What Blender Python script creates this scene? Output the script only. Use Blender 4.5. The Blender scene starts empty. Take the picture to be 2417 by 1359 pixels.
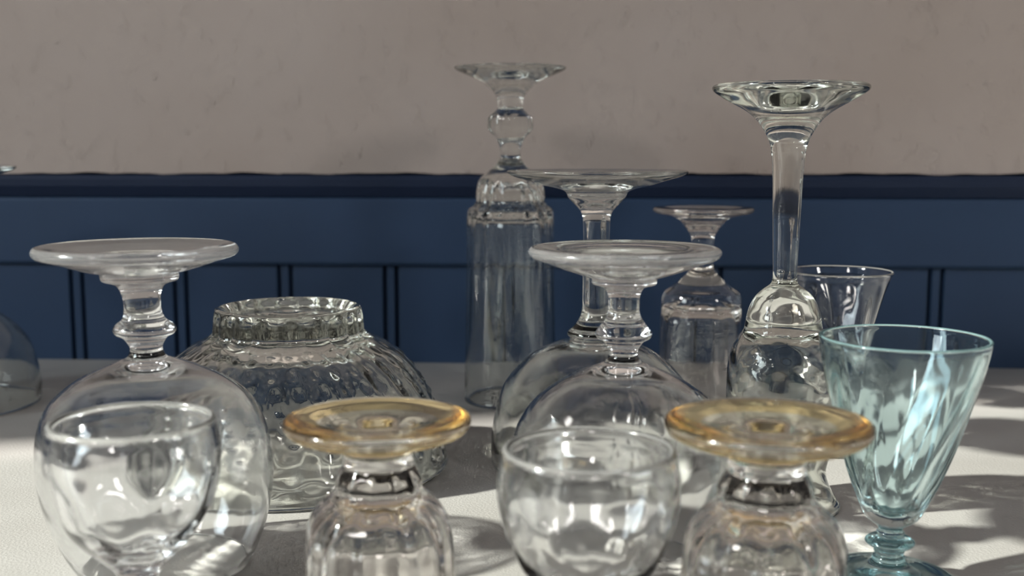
import bpy, math, random
from mathutils import Vector, Matrix
R = math.radians
sc = bpy.context.scene
C = sc.collection

# ------------------------------------------------------------------ camera
cam_d = bpy.data.cameras.new('camera')
cam_d.sensor_width = 36.0
cam_d.lens = 36.0 * 2650.0 / 2417.0
cam_d.clip_start = 0.01
cam_d.dof.use_dof = True
cam_d.dof.focus_distance = 0.445
cam_d.dof.aperture_fstop = 11.0
cam_d.dof.aperture_blades = 0
cam = bpy.data.objects.new('camera', cam_d)
C.objects.link(cam)
cam.location = (0, 0, 0.145)
cam.rotation_euler = (R(90 - 7.0876), 0, 0)
sc.camera = cam

# ------------------------------------------------------------------ world, sun, window light, exposure
SUN_AZ, SUN_EL = R(12.0), R(31.0)
world = bpy.data.worlds.new('world')
sc.world = world
world.use_nodes = True
wn = world.node_tree.nodes; wl = world.node_tree.links
bg = wn['Background']
tc = wn.new('ShaderNodeTexCoord')
sep = wn.new('ShaderNodeSeparateXYZ')
rmp = wn.new('ShaderNodeValToRGB')
mr = wn.new('ShaderNodeMapRange')
mr.inputs['From Min'].default_value = -1.0
wl.new(tc.outputs['Generated'], sep.inputs[0])
wl.new(sep.outputs['Z'], mr.inputs['Value'])
wl.new(mr.outputs[0], rmp.inputs[0])
rmp.color_ramp.elements[0].position = 0.30
rmp.color_ramp.elements[0].color = (0.20, 0.18, 0.16, 1)
rmp.color_ramp.elements[1].position = 0.55
rmp.color_ramp.elements[1].color = (0.50, 0.47, 0.45, 1)
e3 = rmp.color_ramp.elements.new(0.80); e3.color = (0.20, 0.215, 0.25, 1)
wl.new(rmp.outputs[0], bg.inputs['Color'])
bg.inputs['Strength'].default_value = 0.37

sun_d = bpy.data.lights.new('sun', 'SUN')
sun_d.energy = 12.6
sun_d.angle = R(2.0)
sun_d.color = (1.0, 0.965, 0.90)
sun_d.cycles.is_caustics_light = True
sun = bpy.data.objects.new('sun', sun_d)
C.objects.link(sun)
sdir = Vector((-math.cos(SUN_EL) * math.cos(SUN_AZ), -math.cos(SUN_EL) * math.sin(SUN_AZ), math.sin(SUN_EL)))   # towards the sun: left, a little in front of the wall
sun.rotation_euler = sdir.to_track_quat('Z', 'Y').to_euler()
sun.location = sdir * 3

# daylight entering through the window in the left wall
al = bpy.data.lights.new('window_daylight', 'AREA')
al.shape = 'RECTANGLE'; al.size = 0.40; al.size_y = 0.55
al.energy = 14.0
al.color = (0.86, 0.93, 1.0)
alo = bpy.data.objects.new('window_daylight', al)
C.objects.link(alo)
alo.location = (-1.30, -0.15, 0.60)
alo.rotation_euler = Vector((-1, 0, 0.0)).to_track_quat('Z', 'Y').to_euler()

# two area lights added behind and beside the camera for glints and wall fill
for nm, loc, sx, sy, pw in (('glint_light_front', (-1.0, -0.95, 0.95), 0.16, 0.24, 4.3), ('glint_light_side', (1.15, -0.75, 0.85), 0.18, 0.24, 4.9)):
    d = bpy.data.lights.new(nm, 'AREA'); d.shape = 'RECTANGLE'; d.size = sx; d.size_y = sy; d.energy = pw; d.color = (1.0, 0.97, 0.93)
    q = bpy.data.objects.new(nm, d); C.objects.link(q); q.location = loc
    q.rotation_euler = (Vector(loc) - Vector((0, 0.5, 0.1))).to_track_quat('Z', 'Y').to_euler()

sc.view_settings.view_transform = 'Standard'
sc.view_settings.look = 'None'
sc.view_settings.gamma = 1.0
sc.view_settings.exposure = 0.06
sc.view_settings.use_curve_mapping = False

cy = sc.cycles
cy.max_bounces = 14
cy.transmission_bounces = 14
cy.glossy_bounces = 8
cy.diffuse_bounces = 2
cy.transparent_max_bounces = 24
cy.caustics_reflective = True
cy.caustics_refractive = True
cy.blur_glossy = 1.0
cy.sample_clamp_indirect = 100.0
cy.use_adaptive_sampling = True
cy.adaptive_threshold = 0.08
cy.adaptive_min_samples = 12
cy.use_light_tree = False
cy.use_denoising = True
try:
    cy.denoiser = 'OPENIMAGEDENOISE'
    cy.denoising_input_passes = 'RGB_ALBEDO_NORMAL'
except Exception:
    pass

# ------------------------------------------------------------------ materials
def mat(name):
    m = bpy.data.materials.new(name); m.use_nodes = True
    nt = m.node_tree
    return m, nt.nodes, nt.links, nt.nodes['Principled BSDF'], nt.nodes['Material Output']

def glass(name, col=(1, 1, 1), ior=1.5, rough=0.06):
    """solid refracting glass"""
    m, n, l, p, out = mat(name)
    n.remove(p)
    g = n.new('ShaderNodeBsdfGlass')
    g.inputs['Color'].default_value = (*col, 1)
    g.inputs['IOR'].default_value = ior
    g.inputs['Roughness'].default_value = rough
    l.new(g.outputs[0], out.inputs['Surface'])
    return m

def edge_glass(name, col, milk):
    # glass edge; diffuse white mixed in imitates its sunlit glow
    m, n, l, p, out = mat(name)
    n.remove(p)
    g = n.new('ShaderNodeBsdfGlass'); g.inputs['Color'].default_value = (*col, 1); g.inputs['IOR'].default_value = 1.5; g.inputs['Roughness'].default_value = 0.12
    df = n.new('ShaderNodeBsdfDiffuse'); tl = n.new('ShaderNodeBsdfTranslucent')
    for q in (df, tl): q.inputs['Color'].default_value = (*[min(1.0, c * 0.97) for c in col], 1)
    a = n.new('ShaderNodeMixShader'); a.inputs[0].default_value = 0.5
    l.new(df.outputs[0], a.inputs[1]); l.new(tl.outputs[0], a.inputs[2])
    b = n.new('ShaderNodeMixShader'); b.inputs[0].default_value = milk
    l.new(g.outputs[0], b.inputs[1]); l.new(a.outputs[0], b.inputs[2])
    l.new(b.outputs[0], out.inputs['Surface'])
    return m

M_EDGE = edge_glass('glow_clear_edge', (0.98, 0.985, 0.99), 0.13)
M_EDGE2 = edge_glass('glow_warm_edge', (0.97, 0.965, 0.94), 0.26)
M_EDGEB = edge_glass('aqua_edge', (0.62, 0.94, 0.97), 0.3)
M_CLEAR = glass('clear_glass', (0.995, 0.997, 0.998))
M_GREY = glass('smoky_clear_glass', (0.975, 0.98, 0.972))
M_GREEN = glass('greenish_pressed_glass', (0.982, 0.988, 0.972), ior=1.52)
M_AMBER = glass('amber_glass', (1.0, 0.95, 0.83))
M_AMBER_D = glass('deep_amber_glass', (1.0, 0.80, 0.45))
M_PINKISH = glass('warm_clear_glass', (0.993, 0.984, 0.974))
M_BLUE = glass('aqua_glass', (0.86, 0.965, 0.98))
M_BLUE_L = glass('pale_aqua_glass', (0.925, 0.986, 0.993))

def table_mat():
    m, n, l, p, out = mat('white_tabletop')
    t = n.new('ShaderNodeTexCoord')
    n1 = n.new('ShaderNodeTexNoise'); n1.inputs['Scale'].default_value = 900; n1.inputs['Detail'].default_value = 3
    n2 = n.new('ShaderNodeTexNoise'); n2.inputs['Scale'].default_value = 14; n2.inputs['Detail'].default_value = 4
    l.new(t.outputs['Object'], n1.inputs['Vector']); l.new(t.outputs['Object'], n2.inputs['Vector'])
    cr = n.new('ShaderNodeValToRGB')
    cr.color_ramp.elements[0].position = 0.3; cr.color_ramp.elements[0].color = (0.41, 0.393, 0.372, 1)
    cr.color_ramp.elements[1].position = 0.7; cr.color_ramp.elements[1].color = (0.475, 0.461, 0.44, 1)
    l.new(n2.outputs[0], cr.inputs[0])
    l.new(cr.outputs[0], p.inputs['Base Color'])
    p.inputs['Roughness'].default_value = 0.5
    p.inputs['Specular IOR Level'].default_value = 0.3
    b = n.new('ShaderNodeBump'); b.inputs['Strength'].default_value = 0.35; b.inputs['Distance'].default_value = 0.0006
    l.new(n1.outputs[0], b.inputs['Height']); l.new(b.outputs[0], p.inputs['Normal'])
    return m

def plaster_mat():
    m, n, l, p, out = mat('grey_plaster')
    t = n.new('ShaderNodeTexCoord')
    mp = n.new('ShaderNodeMapping'); mp.inputs['Rotation'].default_value = (0, R(35), 0); mp.inputs['Scale'].default_value = (1, 1, 0.7)
    l.new(t.outputs['Object'], mp.inputs['Vector'])
    n1 = n.new('ShaderNodeTexNoise'); n1.inputs['Scale'].default_value = 95; n1.inputs['Detail'].default_value = 6; n1.inputs['Roughness'].default_value = 0.6
    n2 = n.new('ShaderNodeTexNoise'); n2.inputs['Scale'].default_value = 6; n2.inputs['Detail'].default_value = 5
    n3 = n.new('ShaderNodeTexNoise'); n3.inputs['Scale'].default_value = 340; n3.inputs['Detail'].default_value = 2
    l.new(mp.outputs[0], n1.inputs['Vector']); l.new(t.outputs['Object'], n2.inputs['Vector']); l.new(t.outputs['Object'], n3.inputs['Vector'])
    cr = n.new('ShaderNodeValToRGB')
    cr.color_ramp.elements[0].position = 0.3; cr.color_ramp.elements[0].color = (0.385, 0.318, 0.285, 1)
    cr.color_ramp.elements[1].position = 0.72; cr.color_ramp.elements[1].color = (0.44, 0.378, 0.348, 1)
    l.new(n2.outputs[0], cr.inputs[0]); l.new(cr.outputs[0], p.inputs['Base Color'])
    p.inputs['Roughness'].default_value = 0.85
    # pits and trowel scratches
    th = n.new('ShaderNodeMapRange'); th.inputs['From Min'].default_value = 0.57; th.inputs['From Max'].default_value = 0.68
    l.new(n1.outputs[0], th.inputs['Value'])
    ad = n.new('ShaderNodeMath'); ad.operation = 'MULTIPLY_ADD'; ad.inputs[1].default_value = 0.15
    l.new(n3.outputs[0], ad.inputs[0]); l.new(th.outputs[0], ad.inputs[2])
    b = n.new('ShaderNodeBump'); b.inputs['Strength'].default_value = 0.42; b.inputs['Distance'].default_value = 0.0014
    l.new(ad.outputs[0], b.inputs['Height']); l.new(b.outputs[0], p.inputs['Normal'])
    return m

def paint(name, col, rough=0.45, spec=0.5):
    m, n, l, p, out = mat(name)
    t = n.new('ShaderNodeTexCoord')
    n1 = n.new('ShaderNodeTexNoise'); n1.inputs['Scale'].default_value = 30; n1.inputs['Detail'].default_value = 4
    l.new(t.outputs['Object'], n1.inputs['Vector'])
    mx = n.new('ShaderNodeMix'); mx.data_type = 'RGBA'
    mx.inputs['A'].default_value = (*[c * 0.92 for c in col], 1)
    mx.inputs['B'].default_value = (*[c * 1.08 for c in col], 1)
    l.new(n1.outputs[0], mx.inputs['Factor']); l.new(mx.outputs['Result'], p.inputs['Base Color'])
    p.inputs['Roughness'].default_value = rough
    p.inputs['Specular IOR Level'].default_value = spec
    return m

M_TABLE = table_mat()
M_PLASTER = plaster_mat()
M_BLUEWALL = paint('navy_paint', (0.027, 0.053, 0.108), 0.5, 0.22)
M_CAP = paint('dark_cap_navy', (0.014, 0.024, 0.055), 0.5, 0.2)  # cap strip, a darker navy than the rail
M_WHITE = paint('white_wall_paint', (0.6, 0.58, 0.55), 0.8)
M_FRAME = paint('white_frame_paint', (0.7, 0.7, 0.68), 0.4)
M_FLOOR = paint('floor_boards', (0.22, 0.16, 0.11), 0.5)
M_LEG = paint('white_leg_paint', (0.7, 0.69, 0.66), 0.4)

# ------------------------------------------------------------------ mesh helpers
def link(name, me, parent=None):
    o = bpy.data.objects.new(name, me); C.objects.link(o)
    if parent: o.parent = parent
    return o

def boxes(name, bl, m, parent=None, bevel=0.0):
    v = []; f = []
    for (x0, x1, y0, y1, z0, z1) in bl:
        k = len(v)
        v += [(x, y, z) for z in (z0, z1) for (x, y) in ((x0, y0), (x1, y0), (x1, y1), (x0, y1))]
        f += [(k, k + 3, k + 2, k + 1), (k + 4, k + 5, k + 6, k + 7), (k, k + 1, k + 5, k + 4),
              (k + 1, k + 2, k + 6, k + 5), (k + 2, k + 3, k + 7, k + 6), (k + 3, k, k + 4, k + 7)]
    me = bpy.data.meshes.new(name); me.from_pydata(v, [], f); me.materials.append(m)
    o = link(name, me, parent)
    if bevel:
        b = o.modifiers.new('bevel', 'BEVEL'); b.width = bevel; b.segments = 3; b.limit_method = 'ANGLE'
    return o

def extrude_profile(name, pts, x0, x1, m, smooth=False):
    """pts: closed (y, z) outline swept along x"""
    n = len(pts)
    v = [(x0, y, z) for y, z in pts] + [(x1, y, z) for y, z in pts]
    f = [(i, (i + 1) % n, n + (i + 1) % n, n + i) for i in range(n)]
    f += [tuple(range(n))[::-1], tuple(range(n, 2 * n))]
    me = bpy.data.meshes.new(name); me.from_pydata(v, [], f); me.materials.append(m)
    import bmesh
    bm = bmesh.new(); bm.from_mesh(me); bmesh.ops.recalc_face_normals(bm, faces=bm.faces); bm.to_mesh(me); bm.free()
    return link(name, me)

def structure(o):
    o['kind'] = 'structure'; return o

# ------------------------------------------------------------------ the setting
# Wall frame: the wall runs along its own x axis, turned 3 degrees; origin at its foot on the table line
WALL = Matrix.Translation((0, 0.7440, 0)) @ Matrix.Rotation(R(-2.96), 4, 'Z')
XL, XR = -1.25, 1.30
def wallobj(o):
    o.matrix_world = WALL; return structure(o)

# irregular lower edge of the plaster over the wainscot
random.seed(4)
def wall_plaster():
    import bmesh
    bm = bmesh.new()
    xs = [XL + (XR - XL) * i / 520 for i in range(521)]
    low = []
    y = 0.0
    for i, x in enumerate(xs):
        w = 0.0004 * math.sin(x * 61) + 0.0003 * math.sin(x * 173 + 1) + random.uniform(-0.0002, 0.0002)
        low.append(0.1285 + w)
    rows = []
    for z, yy in ((None, 0.0), (0.135, 0.0), (0.25, 0.0), (0.6, 0.0), (1.5, 0.0), (1.5, 0.1)):
        rows.append([bm.verts.new((x, yy, low[i] if z is None else z)) for i, x in enumerate(xs)])
    back = [bm.verts.new((x, 0.1, low[i])) for i, x in enumerate(xs)]
    rows.append(back)
    for a, b in zip(rows, rows[1:] + rows[:1]):
        for i in range(520):
            bm.faces.new((a[i], a[i + 1], b[i + 1], b[i]))
    bm.faces.new([r[0] for r in rows]); bm.faces.new([r[-1] for r in rows][::-1])
    bmesh.ops.recalc_face_normals(bm, faces=bm.faces)
    me = bpy.data.meshes.new('wall_back'); bm.to_mesh(me); bm.free(); me.materials.append(M_PLASTER)
    return link('wall_back', me)
wallobj(wall_plaster())

# cap strip under the plaster (its lower part slopes back to the rail)
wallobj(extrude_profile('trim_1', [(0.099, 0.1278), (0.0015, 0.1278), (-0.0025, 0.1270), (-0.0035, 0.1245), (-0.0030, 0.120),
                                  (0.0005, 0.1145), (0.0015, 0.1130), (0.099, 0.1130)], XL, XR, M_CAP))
# wide rail
wallobj(extrude_profile('trim_2', [(0.099, 0.1128), (0.0035, 0.1128), (0.0015, 0.1118), (0.0008, 0.1100), (0.0008, 0.0690), (0.0022, 0.0672),
                                  (0.0060, 0.0664), (0.099, 0.0664)], XL, XR, M_BLUEWALL))
# beaded boards below: a board every 72 mm, each joint a pair of grooves
def boards():
    x = XL; pts = []
    gx = []
    k = -22
    while True:
        c = -0.0825 + 0.0725 * k; k += 1
        if c > XR - 0.01: break
        if c < XL + 0.01: continue
        gx.append(c)
    y = 0.0065; d = 0.0045
    pts.append((XL, y))
    for c in gx:
        for off in (-0.0040, 0.0040):
            a = c + off
            pts += [(a - 0.0017, y), (a - 0.0009, y + d), (a + 0.0009, y + d), (a + 0.0017, y)]
    pts.append((XR, y))
    n = len(pts)
    v = [(px, py, -0.03) for px, py in pts] + [(px, py, 0.0663) for px, py in pts]
    f = [(i, i + 1, n + i + 1, n + i) for i in range(n - 1)]
    v += [(XL, 0.099, -0.03), (XR, 0.099, -0.03), (XL, 0.099, 0.0663), (XR, 0.099, 0.0663)]
    b = 2 * n
    f += [(b + 1, b, b + 2, b + 3), (b, 0, n, b + 2), (n - 1, b + 1, b + 3, 2 * n - 1)]
    me = bpy.data.meshes.new('trim_3'); me.from_pydata(v, [], f); me.materials.append(M_BLUEWALL)
    return link('trim_3', me)
wallobj(boards())

# wall below the table, floor
TH = 0.75
o = boxes('trim_4', [(XL, XR, 0.0065, 0.1, -TH, -0.0302)], M_BLUEWALL); wallobj(o)

# left wall with a window: the sun comes through it; the casement stands ajar at its far side
structure(boxes('floor', [(-1.3, 1.35, -1.3, 0.95, -TH - 0.02, -TH)], M_FLOOR))
wlf = boxes('wall_left', [(-1.24, -1.20, -1.3, -0.75, -TH, 1.6), (-1.24, -1.20, 0.336, 0.80, -TH, 1.6), (-1.24, -1.20, -0.75, 0.336, -TH, 0.12), (-1.24, -1.20, -0.75, 0.336, 1.35, 1.6)], M_WHITE)
structure(wlf)
wf = boxes('window_1', [(-1.232, -1.208, -0.7499, 0.3359, 0.1201, 0.135), (-1.232, -1.208, -0.7499, 0.3359, 1.335, 1.3499),
                        (-1.232, -1.208, -0.7499, -0.735, 0.135, 1.335), (-1.226, -1.214, -0.21, -0.19, 0.135, 1.335)], M_FRAME)
structure(wf)
m_p, n_p, l_p, p_p, o_p = mat('window_pane')
n_p.remove(p_p)
tr = n_p.new('ShaderNodeBsdfTransparent'); tr.inputs[0].default_value = (0.80, 0.82, 0.81, 1)
l_p.new(tr.outputs[0], o_p.inputs['Surface'])
structure(boxes('window_2', [(-1.2215, -1.2185, -0.735, 0.312, 0.135, 1.335)], m_p))

# ------------------------------------------------------------------ the table
tb = bpy.data.objects.new('table', None); C.objects.link(tb)
tb.location = (0, 0.3, -TH)
tb['label'] = 'matte white table with a finely grained top under all the glassware'
tb['category'] = 'table'
def tabletop():
    # back edge follows the wall
    x0, x1 = -1.15, 1.10
    s = math.tan(R(-2.96))
    yb = lambda x: 0.744 + s * x + 0.0060
    v = []
    for z in (-0.030, 0.0):
        v += [(x0, -0.25, z), (x1, -0.25, z), (x1, yb(x1), z), (x0, yb(x0), z)]
    f = [(0, 3, 2, 1), (4, 5, 6, 7), (0, 1, 5, 4), (1, 2, 6, 5), (2, 3, 7, 6), (3, 0, 4, 7)]
    v = [(x, y - 0.3, z + TH) for x, y, z in v]
    me = bpy.data.meshes.new('tabletop'); me.from_pydata(v, [], f); me.materials.append(M_TABLE)
    o = link('tabletop', me, tb)
    o.cycles.is_caustics_receiver = True
    return o
tabletop()
for lx in (-1.10, 0.99):
    for ly in (-0.50, 0.33):
        boxes('leg', [(lx, lx + 0.06, ly, ly + 0.06, 0, TH - 0.0301)], M_LEG, tb, 0.003)

# ------------------------------------------------------------------ glass helpers
def spline(pts, sub):
    """centripetal-ish Catmull-Rom through (r, z) points, keeps the axis ends on the axis"""
    out = []
    n = len(pts)
    for i in range(n - 1):
        p0 = pts[i - 1] if i > 0 else (2 * pts[0][0] - pts[1][0], pts[1][1])
        p1, p2 = pts[i], pts[i + 1]
        p3 = pts[i + 2] if i + 2 < n else (2 * pts[-1][0] - pts[-2][0], pts[-2][1])
        def kn(a, b): return max(1e-4, math.hypot(a[0] - b[0], a[1] - b[1]) ** 0.5)
        t0 = 0; t1 = t0 + kn(p0, p1); t2 = t1 + kn(p1, p2); t3 = t2 + kn(p2, p3)
        m = max(2, min(sub, int(math.hypot(p1[0] - p2[0], p1[1] - p2[1]) / 0.5) + 2))
        for k in range(m):
            t = t1 + (t2 - t1) * k / m
            q = []
            for c in (0, 1):
                a1 = (t1 - t) / (t1 - t0) * p0[c] + (t - t0) / (t1 - t0) * p1[c]
                a2 = (t2 - t) / (t2 - t1) * p1[c] + (t - t1) / (t2 - t1) * p2[c]
                a3 = (t3 - t) / (t3 - t2) * p2[c] + (t - t2) / (t3 - t2) * p3[c]
                b1 = (t2 - t) / (t2 - t0) * a1 + (t - t0) / (t2 - t0) * a2
                b2 = (t3 - t) / (t3 - t1) * a2 + (t - t1) / (t3 - t1) * a3
                q.append((t2 - t) / (t2 - t1) * b1 + (t - t1) / (t2 - t1) * b2)
            out.append((max(q[0], 0.0), q[1]))
    out.append(pts[-1])
    out[0] = (0.0, out[0][1]); out[-1] = (0.0, out[-1][1])
    return out

def make_glass(name, outer, inner, cuts, m, mats=None, seg=160, mod=None, lean=(0, 0), sub=8, edges=()):
    """outer / inner: profile points in mm (outer from the axis to the rim, inner from the rim back to the axis).
    cuts: [(part name, first outer index)] in profile order. mod(side, theta, r, z) -> change of radius in mm."""
    no = len(outer)
    pts = list(outer) + list(inner)
    # remember to which control point each sampled ring belongs
    rings = []; own = []
    sp = spline(pts, sub)
    # walk the samples again to find ownership
    idx = 0; j = 0
    for i in range(len(pts) - 1):
        p1, p2 = pts[i], pts[i + 1]
        mm = max(2, min(sub, int(math.hypot(p1[0] - p2[0], p1[1] - p2[1]) / 0.5) + 2))
        for k in range(mm):
            own.append(i)
    own.append(len(pts) - 1)
    zmin = min(z for _, z in pts)
    V = []; F = []; FO = []
    nr = len(sp)
    ringstart = []
    for i, (r, z) in enumerate(sp):
        z = max(z, 0.0)
        ringstart.append(len(V))
        lx, ly = lean[0] * z, lean[1] * z
        if i == 0 or i == nr - 1:
            V.append(((lx) / 1000, (ly) / 1000, z / 1000)); continue
        side = 0 if own[i] < no - 1 else 1
        for k in range(seg):
            th = 2 * math.pi * k / seg
            rr = r + (mod(side, th, r, z) if mod else 0.0)
            rr = max(rr, 0.02)
            V.append(((rr * math.cos(th) + lx) / 1000, (rr * math.sin(th) + ly) / 1000, z / 1000))
    for i in range(nr - 1):
        a, b = ringstart[i], ringstart[i + 1]
        for k in range(seg):
            k2 = (k + 1) % seg
            if i == 0: F.append((a, b + k2, b + k))
            elif i == nr - 2: F.append((a + k, a + k2, b))
            else: F.append((a + k, a + k2, b + k2, b + k))
            FO.append(own[i])
    full = bpy.data.meshes.new('tmp'); full.from_pydata(V, [], F)
    # orientation: normals must point away from the glass; test with the signed volume
    vol = 0.0
    for p in full.polygons:
        vs = [Vector(V[q]) for q in p.vertices]
        for q in range(1, len(vs) - 1):
            vol += vs[0].dot(vs[q].cross(vs[q + 1]))
    if vol < 0:
        F = [tuple(reversed(f)) for f in F]
        bpy.data.meshes.remove(full)
        full = bpy.data.meshes.new('tmp'); full.from_pydata(V, [], F)
    N = [tuple(n.vector) for n in full.vertex_normals]
    bpy.data.meshes.remove(full)
    root = bpy.data.objects.new(name, None); C.objects.link(root)
    names = [c[0] for c in cuts]; starts = [c[1] for c in cuts]
    def part_of(i):
        for q in range(len(starts) - 1, -1, -1):
            if i >= starts[q]: return q
        return 0
    for q, pn in enumerate(names):
        fs = [(f, oi) for f, oi in zip(F, FO) if part_of(oi) == q]
        used = {}; vv = []; nn = []; ff = []; mi = []
        for f, oi in fs:
            mi.append(next((1 + e for e, (a, b, em) in enumerate(edges) if a <= oi < b), 0))
            g = []
            for vi in f:
                if vi not in used:
                    used[vi] = len(vv); vv.append(V[vi]); nn.append(N[vi])
                g.append(used[vi])
            ff.append(g)
        me = bpy.data.meshes.new(pn); me.from_pydata(vv, [], ff)
        me.materials.append((mats or {}).get(pn, m))
        for a, b, em in edges: me.materials.append(em)
        me.polygons.foreach_set('material_index', mi)
        me.polygons.foreach_set('use_smooth', [True] * len(ff))
        me.normals_split_custom_set_from_vertices(nn)
        link(pn, me, root).cycles.is_caustics_caster = True
    return root

def place(o, x, y, rot, label, cat, group=None):
    o.location = (x, y, 0.0001); o.rotation_euler = (0, 0, rot)
    o['label'] = label; o['category'] = cat
    if group: o['group'] = group
    return o

def copy_thing(src, x, y, rot, label, cat, group=None, scale=1.0):
    r = src.copy(); C.objects.link(r)
    for ch in list(src.children):
        c = ch.copy(); C.objects.link(c); c.parent = r
    if 'group' in r: del r['group']
    place(r, x, y, rot, label, cat, group)
    r.scale = (scale, scale, scale)
    return r

def sm(a, b, x):
    t = min(1.0, max(0.0, (x - a) / (b - a))); return t * t * (3 - 2 * t)
def band(a, b, w, x):
    return sm(a - w, a + w, x) * (1 - sm(b - w, b + w, x))

# ------------------------------------------------------------------ A: wine goblet at the left, upside down
def wob(amp, a=3, b=0.13, c=1.0):
    def f(side, th, r, z):
        if r < 8: return 0.0
        fine = 0.030 * math.sin(19 * th + 0.5 * z + c) * math.sin(1.05 * z - 5 * th) * (1 - sm(60, 66, z) if z < 66 else 0)
        return amp * (1 if side else 0.35) * math.sin(a * th + b * z + c) * math.sin(0.21 * z + th * 2) + fine
    return f

gA = make_glass('wine_goblet',
    [(0, 110.0), (10, 110.2), (22, 111.4), (29, 112.4), (32.2, 112.5), (33.3, 111.4), (33.4, 110.3), (32.6, 109.0), (30, 108.1), (25.9, 106.8), (18.8, 104.5), (13.2, 102.9),
     (12.9, 102.2), (12.6, 100.8), (10.6, 100.0), (7.9, 98.8), (6.4, 95.5), (6.1, 92.5), (6.2, 90.2), (7.1, 87.4), (9.6, 85.4), (10.4, 83.9), (9.9, 82.4), (7.7, 81.2), (6.6, 80.0), (5.5, 77.9), (5.5, 76.6), (6.4, 74.5), (10.9, 72.4),
     (18.2, 69.4), (25.7, 65.6), (33.4, 59.0), (37.6, 50.3), (39.3, 38.3), (38.7, 27.7), (36.3, 17.0), (32.2, 6.2), (29.0, 0.5), (28.4, 0.0)],
    [(27.8, 0.4), (31.0, 6.5), (35.1, 17), (37.5, 27.7), (38.1, 38.3), (36.3, 50.0), (32.0, 57.9), (24.5, 63.9), (17, 67.1), (9, 69.3), (4, 70.0), (0, 70.2)],
    [('foot', 0), ('stem', 13), ('bowl', 28)], M_CLEAR, mod=wob(0.16), lean=(-0.05, 0), edges=[(4, 7, M_EDGE)])
place(gA, -0.1215, 0.380, 0.4, 'large upside-down wine goblet with a ringed stem, leftmost of the two ringed goblets', 'wine glass')

# B: its near twin in the centre
wobB = wob(0.22, 4, 0.1, 2.0)
def modB(side, th, r, z):
    d = wobB(side, th, r, z)
    if side and r > 12:      # dried drips inside the bowl
        for c0, z0, z1, w in ((-3.02, 40, 62, 0.030), (-2.83, 44, 64, 0.026), (-2.76, 42, 63, 0.022), (-2.55, 45, 58, 0.03), (-0.4, 30, 60, 0.03)):
            c = c0 + 0.02 * math.sin(z * 0.55 + c0 * 9)
            q = (math.atan2(math.sin(th - c), math.cos(th - c)) * r / 25.0) / w
            if abs(q) < 3: d -= 0.28 * math.exp(-q * q) * band(z0, z1, 1.5, z)
    return d
gB = make_glass('wine_goblet',
    [(0, 109.0), (12, 109.2), (20, 110.0), (22, 110.9), (28, 111.4), (31.6, 111.4), (32.7, 110.4), (32.7, 109.2), (31.6, 107.9), (28, 106.6), (21.8, 104.2), (15, 101.9), (11.5, 100.9),
     (11.2, 100.2), (11.0, 98.9), (8.9, 98.2), (6.7, 97.2), (5.6, 94.9), (5.4, 92), (5.5, 88.9), (6.6, 86.3), (9.0, 83.2), (9.9, 81.5), (9.3, 80.2), (7.2, 79.0), (5.6, 77.0), (4.9, 75.2), (5.0, 73.8), (6.3, 72.0), (9.5, 70.2),
     (16.1, 67.4), (23.5, 63.5), (30.2, 58.3), (34.4, 53.0), (37.7, 46.2), (39.3, 36.2), (38.4, 20.9), (34.1, 8.5), (29.2, 0.5), (28.6, 0.0)],
    [(28.0, 0.4), (32.9, 8.8), (37.2, 20.9), (38.1, 36.0), (36.5, 45.5), (33.2, 52.0), (29.2, 57.0), (22.8, 61.9), (15.8, 65.5), (9, 67.6), (4, 68.4), (0, 68.6)],
    [('foot', 0), ('stem', 14), ('bowl', 29)], M_CLEAR, mod=modB, edges=[(5, 8, M_EDGE)], seg=288)
place(gB, 0.0385, 0.3825, 1.3, 'ringed upside-down wine goblet standing in front of the taller balloon goblet', 'wine glass')

# C: balloon goblet behind it
gC = make_glass('balloon_goblet',
    [(0, 133.4), (14, 133.6), (30, 134.4), (39, 135.2), (40.6, 134.9), (40.7, 134.2), (38.5, 132.6), (31, 130.3), (23.6, 128.2), (17.5, 126.8), (14.2, 125.4), (12.9, 122.9), (10.2, 119.8),
     (7.4, 116.8), (6.4, 114), (6.1, 110), (6.0, 95), (6.1, 80), (6.3, 71.8), (7.6, 67.4), (10.4, 63.6), (12.6, 61.6), (12.9, 60.2), (11.9, 58.9), (11.2, 57.9), (12.0, 57.3), (15, 56.9), (20.0, 55.5),
     (27.3, 51.9), (35.8, 44.8), (42.1, 36.8), (45.9, 25.2), (48.1, 11.0), (47.6, 0.6), (47.0, 0.0)],
    [(46.4, 0.5), (46.9, 11.0), (44.7, 25.0), (41.0, 36.1), (34.8, 43.7), (26.7, 50.4), (19.5, 53.7), (11, 55.3), (5, 55.7), (0, 55.8)],
    [('foot', 0), ('stem', 13), ('bowl', 27)], M_GREY, mod=wob(0.18, 5, 0.2, 0.4))
place(gC, 0.0384, 0.5093, 0.2, 'tall upside-down balloon goblet with a thin wide foot, behind the central ringed goblet', 'wine glass')

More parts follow.
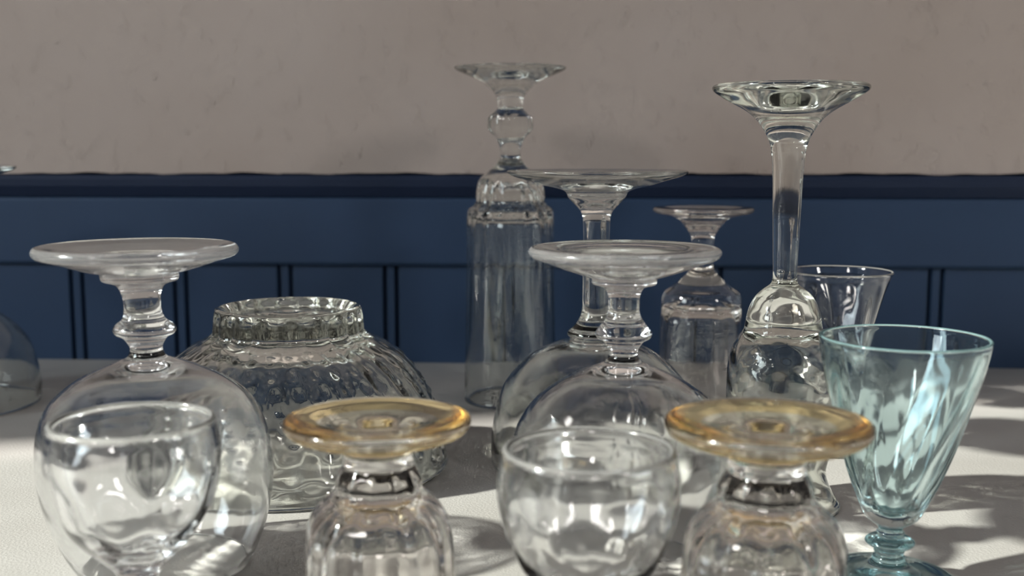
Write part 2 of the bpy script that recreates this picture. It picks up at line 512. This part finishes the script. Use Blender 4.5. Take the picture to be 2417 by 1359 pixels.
# D: tall thick-stemmed glass at the right
def modD(side, th, r, z):
    if r < 6: return 0.0
    lum = 0.35 * math.sin(5 * th + 0.25 * z) * math.sin(0.33 * z + 2 * th)
    return lum * band(5, 72, 6, z) * (1.0 if side else 0.2)
gD = make_glass('stemmed_beer_glass',
    [(0, 163.5), (8, 164.5), (18, 167.6), (25, 169.4), (29, 169.8), (30.2, 168.9), (29.9, 167.4), (27.0, 165.2), (22.5, 162.6), (17, 159.5), (13.0, 156.3), (10.0, 152.2), (8.0, 148.5), (6.9, 144.8),
     (6.2, 138), (5.7, 125), (5.1, 105), (4.9, 93.0), (5.6, 91.0), (8.0, 89.2), (11.6, 85.6), (14.0, 80.5), (15.0, 75.5), (15.7, 72.2), (17.6, 69.3), (20.1, 65.0), (21.5, 59), (22.0, 52.0), (22.0, 42), (21.6, 31), (19.8, 21.5), (18.6, 16.0), (19.4, 10.7),
     (22.3, 5.0), (24.7, 1.2), (24.4, 0.0)],
    [(23.2, 0.6), (20.6, 5.6), (17.9, 10.9), (17.1, 16.0), (18.2, 21.7), (19.9, 31), (20.3, 42), (20.1, 52), (18.8, 60.0), (15.8, 66.0), (11.0, 70.3), (5.5, 72.4), (0, 72.9)],
    [('foot', 0), ('stem', 13), ('bowl', 18)], M_GREEN, mod=modD)
place(gD, 0.1092, 0.4465, 0.0, 'tall upside-down glass with a thick smooth stem and flared foot, tallest on the right', 'glass')

# E: tall ribbed flute at the back
def modE(side, th, r, z):
    d = 0.0
    if side == 0:
        d += 0.35 * math.cos(8 * th) * band(154.5, 165.5, 1.5, z) * (r > 8)
        n = 14
        d += -1.1 * (1 - abs(math.cos(n * th / 2))) * band(111.5, 126, 2.5, z) * (r > 15)
        d += -1.7 * (1 - abs(math.cos(n * th / 2))) * sm(30, 95, z) * (1 - sm(107, 110.5, z)) * (r > 15)
    else:
        d += 0.6 * math.cos(14 * th) * sm(25, 80, z) * (r > 12)
    return d
gE = make_glass('ribbed_flute',
    [(0, 187.0), (12, 187.5), (24, 189.5), (30.5, 190.4), (31.6, 189.6), (30, 188.2), (23.5, 185.4), (16.2, 182.0), (11.5, 178.0), (8.3, 174.6), (7.4, 171),
     (7.2, 167.5), (9.1, 164.9), (11.8, 162.5), (12.5, 159.5), (12.4, 156.0), (11.0, 153.6), (8.6, 151.0), (6.6, 147.2), (5.8, 143.5), (6.0, 139.5), (9.1, 135.0),
     (13.4, 131.2), (17.2, 128.0), (18.7, 124.5), (19.5, 119.5), (19.8, 114.6), (21.5, 112.4), (24.0, 110.6), (24.7, 107.0), (24.9, 98.0), (25.1, 84.9), (25.6, 55), (26.2, 20), (26.4, 0.4), (25.9, 0.0)],
    [(25.3, 0.5), (24.9, 20), (24.2, 55), (23.4, 85), (22.7, 98), (21.8, 105), (18.5, 110), (17.2, 115), (15.8, 120), (12, 124.0), (6, 126), (0, 126.5)],
    [('foot', 0), ('stem', 10), ('bowl', 21)], M_GREY, mod=modE, seg=224)
place(gE, -0.0009, 0.640, 0.1, 'very tall upside-down flute with vertical ribs and a beaded stem, standing at the back', 'champagne flute')

# F: small glass at the back
def modF(side, th, r, z):
    if r < 12: return 0.0
    return (0.35 * math.cos(10 * th) * sm(5, 25, z) if side else 0.0)
gF = make_glass('port_glass',
    [(0, 112.0), (14, 112.3), (24, 113.2), (26.6, 113.0), (27.0, 111.8), (26.0, 110.6), (21, 109.3), (16, 108.2), (13.5, 106.9), (11.6, 105.4), (9.8, 102.8), (7.6, 100.0), (6.4, 97.5), (6.0, 94.0),
     (5.9, 87), (6.1, 81.5), (7.2, 78.8), (10.6, 75.0), (15.5, 70.8), (19.8, 67.6), (21.2, 64.4), (21.6, 59), (22.0, 50.8), (22.4, 30), (22.7, 0.4), (22.3, 0.0)],
    [(21.6, 0.5), (21.3, 30), (20.7, 48), (19.6, 55.0), (16.0, 59.5), (9, 61.8), (0, 62.5)],
    [('foot', 0), ('stem', 13), ('bowl', 17)], M_PINKISH, mod=modF)
place(gF, 0.1032, 0.6063, 0.5, 'small upside-down glass with a short plain stem at the back, left of the tallest stem', 'glass')

# G: upright flared cordial glass
def modG(side, th, r, z):
    if r < 4 or z < 34: return 0.0
    n = 9
    return 0.45 * math.cos(n * (th + 0.012 * (z - 60))) * (1 - sm(76, 85, z)) * sm(34, 44, z) * (1.0 if side else 0.5)
gG = make_glass('cordial_glass',
    [(0, 1.8), (9, 1.4), (15, 0.2), (17.0, 0.4), (17.4, 1.6), (15.5, 2.8), (10, 4.2), (5, 6.0), (3.2, 8.5), (2.9, 14), (3.2, 17.5), (5.0, 19.5), (3.3, 21.5), (3.0, 28), (3.3, 32.5), (5.9, 36.6), (10.8, 43.9),
     (14.4, 54.2), (16.7, 62.5), (18.7, 69.6), (20.9, 76.8), (23.4, 83.5), (24.6, 86.6), (24.3, 87.3)],
    [(23.6, 86.9), (22.4, 83.3), (19.8, 76.4), (17.4, 69.4), (15.2, 62.4), (12.8, 54.6), (9.0, 45.5), (4.8, 40.6), (2, 39.4), (0, 39.2)],
    [('foot', 0), ('stem', 8), ('bowl', 14)], M_CLEAR, mod=modG, edges=[(22, 24, M_EDGE2)])
place(gG, 0.1560, 0.5315, 0.3, 'clear upright cordial glass with a flared rim, behind the aqua glass', 'glass')

# H: aqua cordial glass with swirled ribs
def modH(side, th, r, z):
    if z < 20.5: return 0.0
    n = 9
    ph = n * (th - 0.010 * (z - 50))
    g = max(0.0, math.cos(ph))
    return (0.5 * g - 0.12) * sm(20, 34, z) * (1 - 0.75 * sm(55, 84, z)) * (1.0 if side == 0 else -0.3)
gH = make_glass('aqua_cordial_glass',
    [(0, 2.6), (12, 1.8), (20, 0.1), (22.3, 0.3), (22.9, 1.4), (21.0, 2.8), (15, 4.4), (9.5, 5.8), (6.6, 6.9), (5.4, 8.2), (5.3, 9.2), (4.6, 10.2), (5.0, 11.2), (4.4, 12.0), (6.6, 12.9), (8.1, 14.3), (6.8, 15.6), (4.2, 16.4),
     (4.6, 17.6), (3.9, 18.6), (4.9, 20.0), (8.4, 22.7), (12.3, 31.2), (16.3, 41.6), (21.0, 56.7), (25.0, 71.0), (27.0, 81.5), (27.1, 83.2), (26.5, 83.6)],
    [(25.9, 83.2), (25.7, 81.2), (23.6, 70.8), (19.3, 56.8), (14.3, 42.2), (9.9, 32.5), (6.4, 27.0), (3, 25.2), (0, 24.9)],
    [('foot', 0), ('stem', 8), ('bowl', 20)], M_BLUE, mats={'bowl': M_BLUE_L}, mod=modH, lean=(0.035, 0), edges=[(27, 29, M_EDGEB)])
place(gH, 0.1262, 0.363, 0.35, 'aqua blue upright cordial glass with swirled ribs and a knobbed stem at the right', 'glass')

# I and J: small egg-shaped cups on a stem, moulded with lens facets
def modI(side, th, r, z):
    if z < 24 or side: return 0.0
    n = 8
    a = abs(math.cos(n * th / 2)); b = abs(math.sin(n * th / 2))
    row1 = (a ** 1.5) * band(29, 42, 3.5, z)
    row2 = (b ** 1.5) * band(39, 55, 4, z)
    return -(0.75 * row1 + 0.75 * row2)
gI = make_glass('faceted_liqueur_glass',
    [(0, 1.8), (8, 1.4), (14, 0.2), (16.3, 0.3), (17.0, 1.4), (15, 2.8), (10, 4.6), (6.8, 7.0), (5.6, 10), (5.3, 13.0), (6.2, 15.0), (8.2, 16.4), (8.2, 18.0), (6.0, 19.6), (5.6, 21.4), (6.6, 24.4), (8.9, 27.0),
     (14.8, 32.6), (19.4, 38.5), (22.2, 45.0), (24.0, 52.0), (24.4, 59.0), (23.8, 64.0), (22.9, 68.0), (22.0, 68.8)],
    [(21.3, 68.2), (21.9, 64), (22.7, 59.0), (22.3, 52.0), (20.4, 45.0), (17.3, 39.0), (12.4, 34.0), (6.5, 31.2), (0, 30.6)],
    [('foot', 0), ('stem', 8), ('bowl', 15)], M_CLEAR, mod=modI, edges=[(23, 25, M_EDGE2)])
place(gI, -0.1080, 0.3120, 0.1, 'small upright faceted liqueur glass in the front left corner, before the large goblet', 'glass', 'faceted liqueur glasses in the front row')
gJ = copy_thing(gI, 0.0200, 0.2850, 0.7, 'small upright faceted liqueur glass in the front centre, between the two amber-footed glasses', 'glass', 'faceted liqueur glasses in the front row', 0.985)

# K and L: upside-down glasses with an amber foot
def modK(side, th, r, z):
    if z > 60 or r < 7: return 0.0
    n = 12
    f = sm(8, 24, z) * (1 - sm(50, 58, z))
    return (-0.55 * abs(math.sin(n * th / 2)) * f) if side == 0 else (0.5 * math.cos(n * th + 0.5) * sm(6, 20, z) * (1 - sm(38, 44, z)))
gK = make_glass('amber_footed_glass',
    [(0, 63.4), (4, 63.6), (5.6, 65.6), (7.4, 67.0), (14, 68.3), (21, 69.3), (25, 69.2), (26.6, 68.2), (26.8, 67.0), (25.6, 65.2), (23.0, 63.9), (18, 62.4), (13.0, 61.2), (10.8, 60.2),
     (9.9, 58.3), (10.2, 55.5), (11.6, 53.0), (12.6, 50.5), (12.6, 48.6), (14.0, 46.4), (17.6, 43.4), (20.0, 39.4), (21.1, 35.0), (21.6, 29), (21.9, 20.0), (21.8, 8), (21.6, 0.5), (21.0, 0)],
    [(20.3, 0.5), (20.2, 8), (20.2, 20), (19.6, 29), (18.2, 35), (15, 39.4), (10.5, 41.6), (5, 42.6), (0, 42.8)],
    [('foot', 0), ('amber_edge', 8), ('stem', 14), ('bowl', 18)], M_PINKISH, mats={'amber_edge': M_AMBER}, mod=modK, edges=[(9, 11, M_AMBER_D)])
for ch in gK.children:
    if ch.name.startswith('amber_edge'): ch['label'] = 'amber tinted edge and underside of the foot'
place(gK, -0.0385, 0.3140, 0.0, 'upside-down stubby glass with an amber foot, standing before the ribbed bowl', 'glass', 'amber-footed glasses in the front row')
gL = copy_thing(gK, 0.0695, 0.2980, 0.9, 'upside-down stubby glass with an amber foot, standing left of the aqua glass', 'glass', 'amber-footed glasses in the front row', 1.045)

# M: second balloon goblet, cut by the left edge of the photo
gM = copy_thing(gC, -0.3196, 0.6269, 1.0, 'upside-down balloon goblet in the shade, cut off by the left edge', 'wine glass')

# N: pressed glass bowl, upside down
def modN(side, th, r, z):
    if side == 0:
        d = 0.0
        if r > 24 and z > 59:
            d += -1.5 * (1 - abs(math.cos(9 * th))) * band(59.5, 72.0, 2.0, z)
        if z < 60:
            n = 36
            k = z / 6.0
            a = max(0.0, math.cos(n * th + 0.25 * z)) * max(0.0, math.sin(math.pi * k) ** 2) 
            d += 0.95 * a * sm(20, 26, z) * (1 - sm(54, 59, z))
            d += 0.7 * math.cos(24 * th) * sm(5, 9, z) * (1 - sm(18, 23, z))
        return d
    return 0.6 * math.cos(24 * th) * sm(6, 12, z) * (1 - sm(44, 52, z))
gN = make_glass('pressed_glass_bowl',
    [(0, 71.0), (8, 71.0), (9.5, 69.5), (12, 69.6), (25, 70.2), (28, 72.6), (30.5, 73.9), (32.6, 73.2), (33.4, 71.0), (33.9, 66.0), (34.6, 62.0), (37.2, 59.8), (43.2, 56.6), (52.3, 49.6), (60.8, 38.5), (65.6, 28.5),
     (68.4, 17.1), (70.3, 8.0), (71.6, 3.8), (72.0, 1.6), (70.8, 0.0)],
    [(69.0, 0.8), (68.2, 4.0), (66.6, 10.0), (64.4, 17.5), (61.4, 28.0), (56.4, 37.2), (48, 46.2), (39, 51.6), (26, 55.4), (12, 57.0), (0, 57.3)],
    [('foot', 0), ('bowl', 11)], M_GREEN, mod=modN, seg=432)
place(gN, -0.1017, 0.5057, 0.05, 'greenish pressed glass bowl turned upside down, with fluted foot and rows of dimples', 'bowl')
